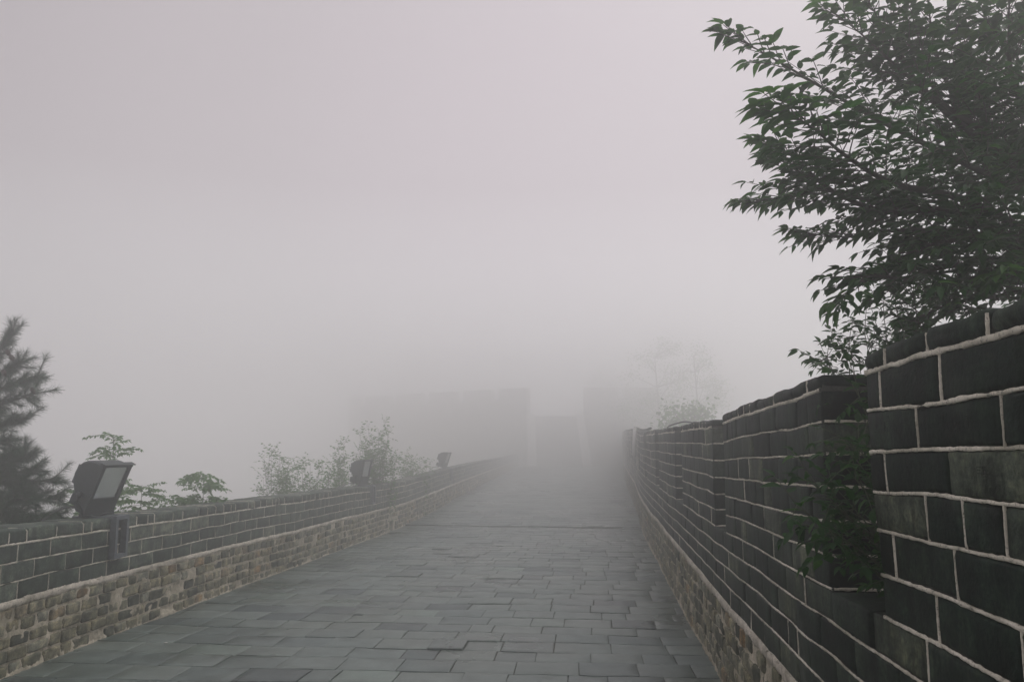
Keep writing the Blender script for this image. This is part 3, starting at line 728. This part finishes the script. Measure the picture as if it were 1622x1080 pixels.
# the tree overhanging the right wall
tb = Vector((2.95, 3.3, -1.5)); tree = empty('overhanging_tree', tb)
tag(tree, 'dark leafy tree reaching over the right wall from outside, filling the upper right', 'tree')
wood = MB(); fo = Foliage()
trunk = curve_pts([tb, (2.9, 3.3, 0), (2.8, 3.25, 1.2), (2.65, 3.2, 2.2), (2.6, 3.3, 3.4), (2.7, 3.4, 4.6)], 30)
wood.tube(trunk, [.11 * (1 - .75 * i / len(trunk)) for i in range(len(trunk))], 0, 9)
fork = lambda z: min(trunk, key=lambda p: abs(p.z - z))
limbs = [  # tip first in photo coordinates with distance; ends at the trunk height
    ([(1134, 66, 2.7), (1195, 92, 2.72), (1290, 140, 2.8), (1400, 195, 2.9), (1530, 260, 3.0), (1680, 330, 3.1)], 2.3),
    ([(1290, 28, 2.8), (1345, 62, 2.85), (1400, 100, 2.95), (1500, 170, 3.0), (1640, 260, 3.1)], 2.5),
    ([(1206, 178, 2.35), (1262, 205, 2.4), (1330, 250, 2.5), (1420, 292, 2.7), (1560, 330, 2.9)], 2.2),
    ([(1198, 238, 2.8), (1245, 262, 2.8), (1300, 300, 2.85), (1400, 335, 2.9), (1540, 350, 3.0)], 2.1),
    ([(1166, 318, 3.0), (1230, 310, 3.0), (1300, 302, 3.0), (1420, 330, 3.0), (1560, 360, 3.1)], 2.0),
    ([(1252, 372, 2.8), (1320, 375, 2.8), (1400, 365, 2.9), (1520, 370, 3.0), (1660, 400, 3.1)], 1.9),
    ([(1302, 462, 2.6), (1350, 438, 2.65), (1420, 440, 2.7), (1520, 420, 2.85), (1660, 430, 3.0)], 1.8),
    ([(1400, 400, 2.7), (1460, 385, 2.7), (1540, 380, 2.8), (1640, 400, 2.9)], 1.9),
    ([(1335, 5, 2.8), (1380, 60, 2.9), (1440, 130, 3.0), (1540, 210, 3.1)], 2.6),
    ([(1425, -30, 2.9), (1450, 60, 3.0), (1490, 140, 3.1), (1560, 230, 3.2)], 2.8),
    ([(1505, 95, 2.9), (1525, 160, 3.0), (1560, 230, 3.1), (1640, 300, 3.2)], 2.6),
    ([(1560, -60, 2.8), (1570, 40, 2.9), (1590, 120, 3.0), (1650, 230, 3.2)], 3.0),
    ([(1640, -60, 3.2), (1640, 60, 3.2), (1680, 200, 3.3)], 3.2),
    ([(1420, 500, 3.3), (1480, 480, 3.3), (1560, 470, 3.3), (1680, 470, 3.3)], 1.7),
    ([(1460, 250, 3.6), (1560, 260, 3.7), (1680, 300, 3.8)], 2.3),
    ([(1560, 430, 2.5), (1620, 420, 2.6), (1700, 430, 2.9)], 1.8),
]
for li, (ct, zf) in enumerate(limbs):
    ct = [(c[0] + 42 * max(0, 1 - k_ / 3), c[1], c[2]) for k_, c in enumerate(ct)]
    pts = curve_pts([at(*c) for c in ct] + [fork(zf)], 34)
    m = len(pts); wood.tube(pts, [.002 + .019 * (i / m) ** 1.4 for i in range(m)], 0, 6)
    tot = 0
    for i in range(m - 1):
        p = pts[i]; d = (pts[max(0, i - 1)] - pts[i + 1]).normalized() if i else (pts[0] - pts[1]).normalized()
        lat = d.cross(Vector((0, 0, 1))).normalized()
        if i < 4:   # leafy tip
            twig(fo, wood, p, d + rv(.25), .10 + .03 * i, .075 if li != 2 else .10, gap=.024, tip_t=.35, tbase=.6, droop=.2)
        for sg in (-1, 1):
            if i > m * .85: continue
            if random.random() < (.5 if i < m * .3 else .85):
                reach = .07 + .42 * min(1, i / (m * .55)) ** 1.5 * random.uniform(.5, 1)
                dd = d * .8 + lat * sg * random.uniform(.3, .8) + Vector((0, 0, random.uniform(-.25, .45)))
                tb_ = .55 if i < m * .25 else .33
                twig(fo, wood, p, dd, reach, random.uniform(.06, .085), gap=.027, droop=random.uniform(.1, .6), tip_t=.2, tbase=tb_)
# inner crown twigs
poly = [(1400, 160), (1430, 130), (1450, 150), (1500, 180), (1560, 160), (1610, -40), (1780, -60), (1780, 530), (1640, 510), (1540, 505), (1480, 520), (1470, 490), (1520, 410), (1460, 345), (1410, 290), (1410, 235), (1400, 200)]
def inside(x, y, pg):
    c = False; j = len(pg) - 1
    for i in range(len(pg)):
        if (pg[i][1] > y) != (pg[j][1] > y) and x < (pg[j][0] - pg[i][0]) * (y - pg[i][1]) / (pg[j][1] - pg[i][1]) + pg[i][0]: c = not c
        j = i
    return c
cnt = 0
while cnt < 300:
    x, y = random.uniform(1290, 1790), random.uniform(-60, 520)
    if not inside(x, y, poly): continue
    cnt += 1; D = random.uniform(2.5, 4.3); p = at(x, y, D)
    dd = Vector((random.uniform(-1, .3), random.uniform(-.6, .6), random.uniform(-.35, .7)))
    twig(fo, wood, p, dd, random.uniform(.18, .4), random.uniform(.055, .085), gap=.028, droop=random.uniform(.2, .7), tip_t=.15, tbase=.3)
lowp = [(1455, 450), (1780, 430), (1780, 545), (1622, 495), (1540, 520), (1440, 540), (1430, 500)]; cnt = 0
while cnt < 90:
    x, y = random.uniform(1400, 1790), random.uniform(430, 540)
    if not inside(x, y, lowp): continue
    cnt += 1; p = at(x, y, random.uniform(2.7, 3.6))
    twig(fo, wood, p, Vector((random.uniform(-1, .3), random.uniform(-.6, .3), random.uniform(-.2, .6))), random.uniform(.15, .3), random.uniform(.045, .07), gap=.024, droop=.3, tip_t=.1, tbase=.25)
wood.build('trunk', [M_BARK], tree); mb = MB(); fo.emit(mb, width=.84); mb.build('crown', [M_LEAF], tree)

# small-leaved shrub behind the right wall and climber hanging in its first opening
def shrub(name, base, label, cat, tips, leaf, n_side, mats, group=None, gap=.03, spread=.25, tb_=.5, opp=False, rad=.006, hang=.3, width=1.0, simple=False):
    root = empty(name, base); tag(root, label, cat, group); wood = MB(); fo = Foliage()
    for tp in tips:
        tp = Vector(tp); mid = Vector(base).lerp(tp, .5) + rv(.05) + Vector((0, 0, .06)); pts = curve_pts([base, mid, tp], 16)
        m = len(pts); wood.tube(pts, [rad * (1.1 - .9 * i / m) for i in range(m)], 0, 5)
        for i in range(2, m):
            for _ in range(n_side):
                if random.random() < .35 + .6 * i / m:
                    d = (pts[i] - pts[i-1]).normalized() * .5 + rv(1.0); 
                    twig(fo, wood, pts[i], d, spread * random.uniform(.5, 1.1), leaf * random.uniform(.8, 1.15), gap=gap, tbase=tb_, opp=opp, hang=hang, rad=.0018, droop=.3)
    wood.build('stem', [mats[0]], root); mb = MB(); fo.emit(mb, simple=simple, width=width); mb.build('foliage', [mats[1]], root)
    return root
shrub('shrub', (1.95, 3.4, -1.3), 'small leaved shrub peeking over the coping beneath the overhanging tree', 'shrub',
      [at(1300, 572, 3.3), at(1345, 545, 3.2), at(1390, 520, 3.2), at(1440, 505, 3.3), at(1350, 600, 3.2), at(1410, 545, 3.3), at(1480, 500, 3.4), at(1320, 590, 3.2), at(1380, 550, 3.0), at(1400, 500, 3.1), at(1430, 520, 3.0), at(1360, 575, 3.0), at(1340, 560, 3.1), at(1310, 565, 3.0), at(1370, 530, 3.1), at(1420, 490, 3.2)], .05, 5, (M_STEM, M_LEAF), gap=.017, spread=.14, tb_=.6)
shrub('climber', (1.65, 2.72, .7), 'leafy climber hanging through the nearest opening of the right wall', 'climber',
      [at(1345, 600, 2.75), at(1365, 640, 2.62), at(1330, 690, 2.62), at(1360, 710, 2.6), at(1295, 770, 2.5), at(1262, 800, 2.42), at(1285, 822, 2.42), at(1340, 790, 2.52), at(1325, 800, 2.5), at(1350, 810, 2.6), at(1340, 740, 2.5)], .062, 2, (M_STEM, M_LEAF), gap=.023, spread=.135, tb_=.6)

# pine at the left edge
pb = Vector((-5.75, 7.9, -2.2)); pine = empty('pine_tree', pb); tag(pine, 'dark green pine with a few cones standing behind the low wall at the left edge', 'pine tree')
wood = MB(); nd = MB()
tp = curve_pts([pb, (-5.7, 7.9, 0), (-5.8, 7.9, 1.4), (-5.75, 7.9, 2.55)], 20); wood.tube(tp, [.09 - .07 * i / 20 for i in range(len(tp))], 0, 8)
NV = []; NF = []; NT = []
def tuft(p, d, n=26, L=.085):
    d = Vector(d).normalized()
    for _ in range(n):
        a = (d * random.uniform(.35, 1.2) + rv(.75)).normalized(); l = L * random.uniform(.7, 1.15); q = p - d * random.uniform(0, .05)
        s_ = a.cross(Vector((random.uniform(-1, 1), random.uniform(-1, 1), .3))).normalized() * .0012
        k = len(NV); e = q + a * l + Vector((0, 0, -.008)); NV.extend([tuple(q - s_), tuple(q + s_), tuple(e + s_ * .4), tuple(e - s_ * .4)]); NF.append((k, k+1, k+2, k+3)); t = random.random(); NT.extend([(t, t)] * 4)
def pine_branch(a, b, sub=True, L=.085):
    a, b = Vector(a), Vector(b); ln = (b - a).length; mid = a.lerp(b, .5) - Vector((0, 0, .06 * ln)); pts = curve_pts([a, mid, b], 12)
    wood.tube(pts, [.004 + .012 * ln * (1 - i / len(pts)) for i in range(len(pts))], 0, 5)
    for i, p in enumerate(pts):
        if i < len(pts) * .25: continue
        d = (pts[min(i+1, len(pts)-1)] - pts[i-1]).normalized(); tuft(p, d, 50, L)
        if sub:
            for _ in range(3):
                e = p + (d * .8 + rv(.7) + Vector((0, 0, .25))).normalized() * random.uniform(.10, .24); wood.tube([p, e], [.004, .002], 0, 4)
                for u in (.3, .55, .8, 1.0): tuft(p.lerp(e, u), e - p, 42, L)
for tip, z in [((18, 530), 2.2), ((30, 575), 2.1), ((58, 598), 2.1), ((50, 625), 1.9), ((33, 668), 1.8), ((10, 700), 1.7), ((40, 725), 1.5), ((80, 762), 1.3), ((90, 790), 1.1), ((70, 815), .9), ((35, 790), 1.0), ((15, 760), 1.2), ((55, 745), 1.3), ((-20, 640), 2.0), ((-40, 560), 2.3), ((-40, 760), 1.1), ((20, 830), .7), ((62, 835), .6), ((92, 815), .7), ((-90, 600), 1.9), ((-60, 690), 1.6)]:
    b = at(tip[0], tip[1], 7.35 + random.uniform(-.1, .45)); a = min(tp, key=lambda p: abs(p.z - z)); pine_branch(a, b)
for z in (.0, .4, .8, 1.2, 1.6):
    for k in range(4):
        an = random.uniform(0, 6.28); a = min(tp, key=lambda p: abs(p.z - z)); r_ = (3.5 - z) * .38; e = a + Vector((math.cos(an) * r_, abs(math.sin(an)) * r_ + .1, .25)); 
        if e.x > -5.3: e.x = -5.4
        pine_branch(a, e)
nd.add(NV, NF, 0, np.array(NT), False)
wood.build('trunk', [M_BARK], pine); nd.build('crown', [M_NEEDLE], pine)
for cxp in [(12, 558), (18, 566), (52, 618), (6, 590)]:
    p = at(cxp[0], cxp[1], 7.4); mb = MB(); mb.tube([p + Vector((.02, 0, -.035)), p + Vector((.012, 0, -.02)), p, p + Vector((-.01, 0, .02)), p + Vector((-.014, 0, .03))], [.006, .018, .024, .016, .004], 0, 9); mb.build('cone', [M_CONE], pine)

# saplings and bushes behind the low wall
def sapling(base, top, label, spread, nf, leaf=.05, group=None, tb_=.5, name='sapling'):
    """one stem carrying long feathered leaves"""
    root = empty(name, base); tag(root, label, 'sapling', group); wood = MB(); fo = Foliage(); base = Vector(base); top = Vector(top)
    pts = curve_pts([base, base.lerp(top, .5) + rv(.05), top], 14); m = len(pts); wood.tube(pts, [.010 - .008 * i / m for i in range(m)], 0, 5)
    for k in range(int(nf * 2.4)):
        u = .62 + .38 * (k / (nf * 2.4)) ** .9; p = pts[min(m - 1, int(u * (m - 1)))].lerp(pts[min(m - 1, int(u * (m - 1)) + 1)], random.random())
        an = k * 2.4 + random.uniform(-.3, .3); d = Vector((math.cos(an), math.sin(an), random.uniform(.15, .6)))
        twig(fo, wood, p, d, spread * (1.15 - .55 * u) * random.uniform(.8, 1.2), leaf * 1.3, nj=1.1, gap=leaf * .6, opp=True, droop=1.6, hang=.4, jit=.3, tbase=tb_, rad=.002)
    wood.build('stem', [M_STEM], root); mb = MB(); fo.emit(mb, simple=base.y > 11); mb.build('foliage', [M_LEAF2], root); return root
def bush(base, R_, H_, n, leaf, label, group=None, mats=None, name='bush'):
    root = empty(name, base); tag(root, label, 'bush', group); wood = MB(); fo = Foliage(); base = Vector(base)
    for _ in range(int(n * 1.5)):
        an = random.uniform(0, 6.28); rr = R_ * math.sqrt(random.random()); hh = H_ * (1 - .30 * random.random() ** 1.3) * (1 - .16 * (rr / R_) ** 2)
        tip = base + Vector((math.cos(an) * rr, math.sin(an) * rr * .6, hh)); pts = curve_pts([base + rv(.05), base.lerp(tip, .5) + rv(.06), tip], 8)
        wood.tube(pts, [.007 - .005 * i / len(pts) for i in range(len(pts))], 0, 4)
        for q in pts[3:]:
            for __ in range(5): twig(fo, wood, q, rv(1) + Vector((0, 0, .5)), random.uniform(.12, .28), leaf * 1.2, nj=1.2, gap=leaf * .6, tbase=.5, rad=.0018)
    wood.build('stem', [M_STEM], root); mb = MB(); fo.emit(mb, simple=base.y > 11); mb.build('foliage', [mats or M_LEAF2], root); return root
def low(p, z): return (p.x, p.y, z)
P_ = at(182, 800, 8.6); sapling(low(P_, -1.2), at(180, 690, 8.6), 'thin sapling rising behind the nearest floodlight', .38, 24, .046)
P_ = at(128, 800, 8.8); sapling(low(P_, -1.2), at(128, 775, 8.8), 'low feathery sapling between the pine and the nearest floodlight', .34, 16, .05)
P_ = at(232, 800, 9.2); sapling(low(P_, -1.2), at(225, 768, 9.2), 'feathery sapling just right of the nearest floodlight', .46, 26, .05)
P_ = at(262, 800, 9.8); sapling(low(P_, -1.2), at(262, 785, 9.8), 'short dense sapling tucked low behind the coping', .4, 20, .05)
P_ = at(318, 800, 10); sapling(low(P_, -1.2), at(322, 752, 10), 'broad pale green sapling standing alone between the floodlight and the grey bushes', .5, 34, .055)
P_ = at(295, 800, 9.8); sapling(low(P_, -1.2), at(288, 788, 9.8), 'lowest sapling showing just over the coping', .35, 18, .05)
P_ = at(432, 760, 14); bush(low(P_, -1.2), .35, at(432, 700, 14).z + 1.2, 9, .055, 'slender bush with a bare lean stem, leftmost of the foggy bushes', 'foggy bushes behind the low wall')
P_ = at(492, 760, 14.5); bush(low(P_, -1.2), .62, at(492, 722, 14.5).z + 1.2, 22, .06, 'wide low bush behind the coping, left of the middle floodlight', 'foggy bushes behind the low wall')
P_ = at(548, 760, 16.3); bush(low(P_, -1.2), .5, at(548, 703, 16.3).z + 1.2, 16, .06, 'bush directly behind the middle floodlight', 'foggy bushes behind the low wall')
P_ = at(596, 760, 17.5); bush(low(P_, -1.2), .45, at(596, 662, 17.5).z + 1.2, 26, .065, 'tallest bush, rising right of the middle floodlight', 'foggy bushes behind the low wall')
P_ = at(655, 760, 21); bush(low(P_, -1.2), .45, at(655, 712, 21).z + 1.2, 16, .07, 'faint bush between the middle and the farthest floodlight', 'foggy bushes behind the low wall')

# far trees in the fog to the right
def far_tree(base, H_, R_, label, n=2600):
    root = empty('tree', base); tag(root, label, 'tree', 'trees lost in the fog'); base = Vector(base); wood = MB(); fo = Foliage()
    tpp = curve_pts([base, base + Vector((.2, 0, H_ * .4)), base + Vector((-.1, 0, H_ * .9))], 12); wood.tube(tpp, [.16 * (1 - .8 * i / len(tpp)) for i in range(len(tpp))], 0, 7)
    cl = []
    for _ in range(26):
        an = random.uniform(0, 6.28); z = H_ * random.uniform(.42, 1.0); rr = R_ * math.sqrt(max(.05, 1 - ((z / H_ - .62) / .42) ** 2)) * random.uniform(.3, 1)
        c = base + Vector((math.cos(an) * rr, math.sin(an) * rr, z)); a = min(tpp, key=lambda q: abs(q.z - (c.z - rr * .5))); wood.tube([a, a.lerp(c, .5) + rv(.15), c], [.05, .03, .012], 0, 5); cl.append(c)
    for _ in range(n):
        c = random.choice(cl); g = Vector((random.gauss(0, .42), random.gauss(0, .42), random.gauss(0, .3))); fo.leaf(c + g * R_ * .38, rv(1), Vector((0, 0, 1)) + rv(.6), .17, random.random())
    wood.build('trunk', [M_BARK], root); mb = MB(); fo.emit(mb, simple=True, width=1.6); mb.build('crown', [M_LEAF2], root)
def base_at(px, Y, z): p = at(px, 600, Y); return (p.x, Y, z)
far_tree(base_at(1040, 60, -4.0), at(1040, 540, 60).z + 4.0, 3.0, 'tall faint tree between the stairs and the broad tree, beyond the right wall')
far_tree(base_at(1102, 57, -4.5), at(1102, 536, 57).z + 4.5, 2.9, 'broad faint rounded tree farthest right in the fog beyond the right wall')
far_tree(base_at(968, 82, -3.0), at(968, 590, 82).z + 3.0, 4.0, 'barely visible tree behind the platform, right of the stairs')
far_tree(base_at(1095, 30, -3.0), at(1095, 650, 30).z + 3.0, 1.9, 'low pale green tree just above the right wall coping', 1800)

# rail with a pale post on the right wall, and the thin cable on the coping
yq = 19.6; T_ = 1.096 + 6 * CH + .06
rl = empty('metal_rail', mapR([(S(yq), T_, 0)])[0].tolist()); tag(rl, 'rusty rail lying along the far coping with a pale post against the right wall', 'rail')
mb = MB(); mb.tube([Vector(mapR([(S(y), T_ + .05, .06)])[0]) for y in (14.6, 16, 18, 20, 22, 24)], .022, 0, 6); mb.build('rail', [M_BARK], rl)
mb = MB(); a = Vector(mapR([(S(20.4), T_ + .08, -.06)])[0]); b = Vector(mapR([(S(20.2), T_ - .52, -.10)])[0]); mb.tube([a, b], .055, 0, 4); mb.build('post', [M_STONE], rl)
cb = empty('cable', mapR([(S(9.2), T_, .1)])[0].tolist()); tag(cb, 'thin black cable looped loosely over the coping of the right wall', 'cable')
mb = MB(); mb.tube(curve_pts([mapR([(S(8.0), T_ + .01, .15)])[0], mapR([(S(8.3), T_ + .045, .05)])[0], mapR([(S(9.0), T_ + .03, .0)])[0], mapR([(S(10.2), T_ + .02, .02)])[0], mapR([(S(11.6), T_ + .01, .12)])[0]], 20), .008, 0, 6); mb.build('sheath', [M_RUBBER], cb)

# litter
p = path_map([(0, 0, 0)])
sp = at(262, 1023, 7.0); sp.z = float(fz(7.0)) + .012; mb = MB()
V = [(sp.x + .02 * math.cos(a) * random.uniform(.6, 1.2), 7.0 + .014 * math.sin(a) * random.uniform(.6, 1.2), sp.z) for a in np.linspace(0, 5.6, 8)]
V += [(x, y, z + .006) for x, y, z in V]; mb.add(V, [tuple(range(8))[::-1], tuple(range(8, 16))] + [(i, (i+1) % 8, (i+1) % 8 + 8, i + 8) for i in range(8)], 0, .5, True)
tag(mb.build('pebble', [M_STONE]), 'single tiny white stone chip lying on the paving near the low wall', 'pebble')

def near_face(px_, py_):
    best = None
    for y in np.arange(1.3, 2.45, .004):
        q = mapR([(S(y), 1.6, 0)])[0]; u = 811 + F * q[0] / (q[1] * math.cos(PITCH) + (q[2] - EYE) * math.sin(PITCH))
        if best is None or abs(u - px_) < best[0]: best = (abs(u - px_), y)
    y = best[1]; return S(y), at(px_, py_, y).z - float(fzs(y))
for txt, px_, py_, sz in [('山', 1498, 674, .040), ('店', 1515, 678, .044), ('王', 1535, 674, .036), ('王', 1519, 702, .018), ('三日', 1549, 750, .022)]:
    s_, h_ = near_face(px_, py_); scratch(txt, s_, h_, sz, merlons[0])
mb = MB()
for px_, py_ in [(1378, 672), (1394, 678), (1410, 676), (1426, 680), (1452, 676), (1470, 672), (1484, 680), (1412, 612), (1430, 616), (1452, 614), (1440, 745), (1456, 748)]:
    s_, h_ = near_face(px_, py_)
    for k in range(6):
        a0 = random.uniform(-.013, .013); b0 = random.uniform(-.016, .016); an = random.choice((0, 0, 1.57, 1.57, .8, -.8)) + random.uniform(-.15, .15); l_ = random.uniform(.008, .02)
        ca, sa = math.cos(an), math.sin(an); w_ = .0009
        P = [(s_ + a0 + ca * e * l_ / 2 - sa * f * w_, h_ + b0 + sa * e * l_ / 2 + ca * f * w_, g) for g in (-.0072, -.0066) for e, f in ((-1, -1), (1, -1), (1, 1), (-1, 1))]
        mb.add(mapR(P), [(0,1,2,3),(7,6,5,4),(0,4,5,1),(1,5,6,2),(2,6,7,3),(3,7,4,0)], 0, .5, False)
o = mb.build('scratch_marks', [M_SCR], rw); 
from mathutils import Matrix
o.parent = merlons[0]

# ------------------------------------------------------------------ haze
mb = MB(); mb.box((-65, -33, -43), (65, 91, 10.2))
def hz(t, b, o): pass
hm = bpy.data.materials.new('fog'); hm.use_nodes = True; t = hm.node_tree; t.nodes.clear()
o = t.nodes.new('ShaderNodeOutputMaterial'); v = t.nodes.new('ShaderNodeVolumePrincipled'); t.links.new(v.outputs[0], o.inputs['Volume'])
v.inputs['Color'].default_value = (.993, .996, .993, 1); v.inputs['Density'].default_value = .041; v.inputs['Anisotropy'].default_value = .82
h_ = mb.build('haze', [hm]); tag(h_, 'thick pale fog over the whole scene', kind='stuff')
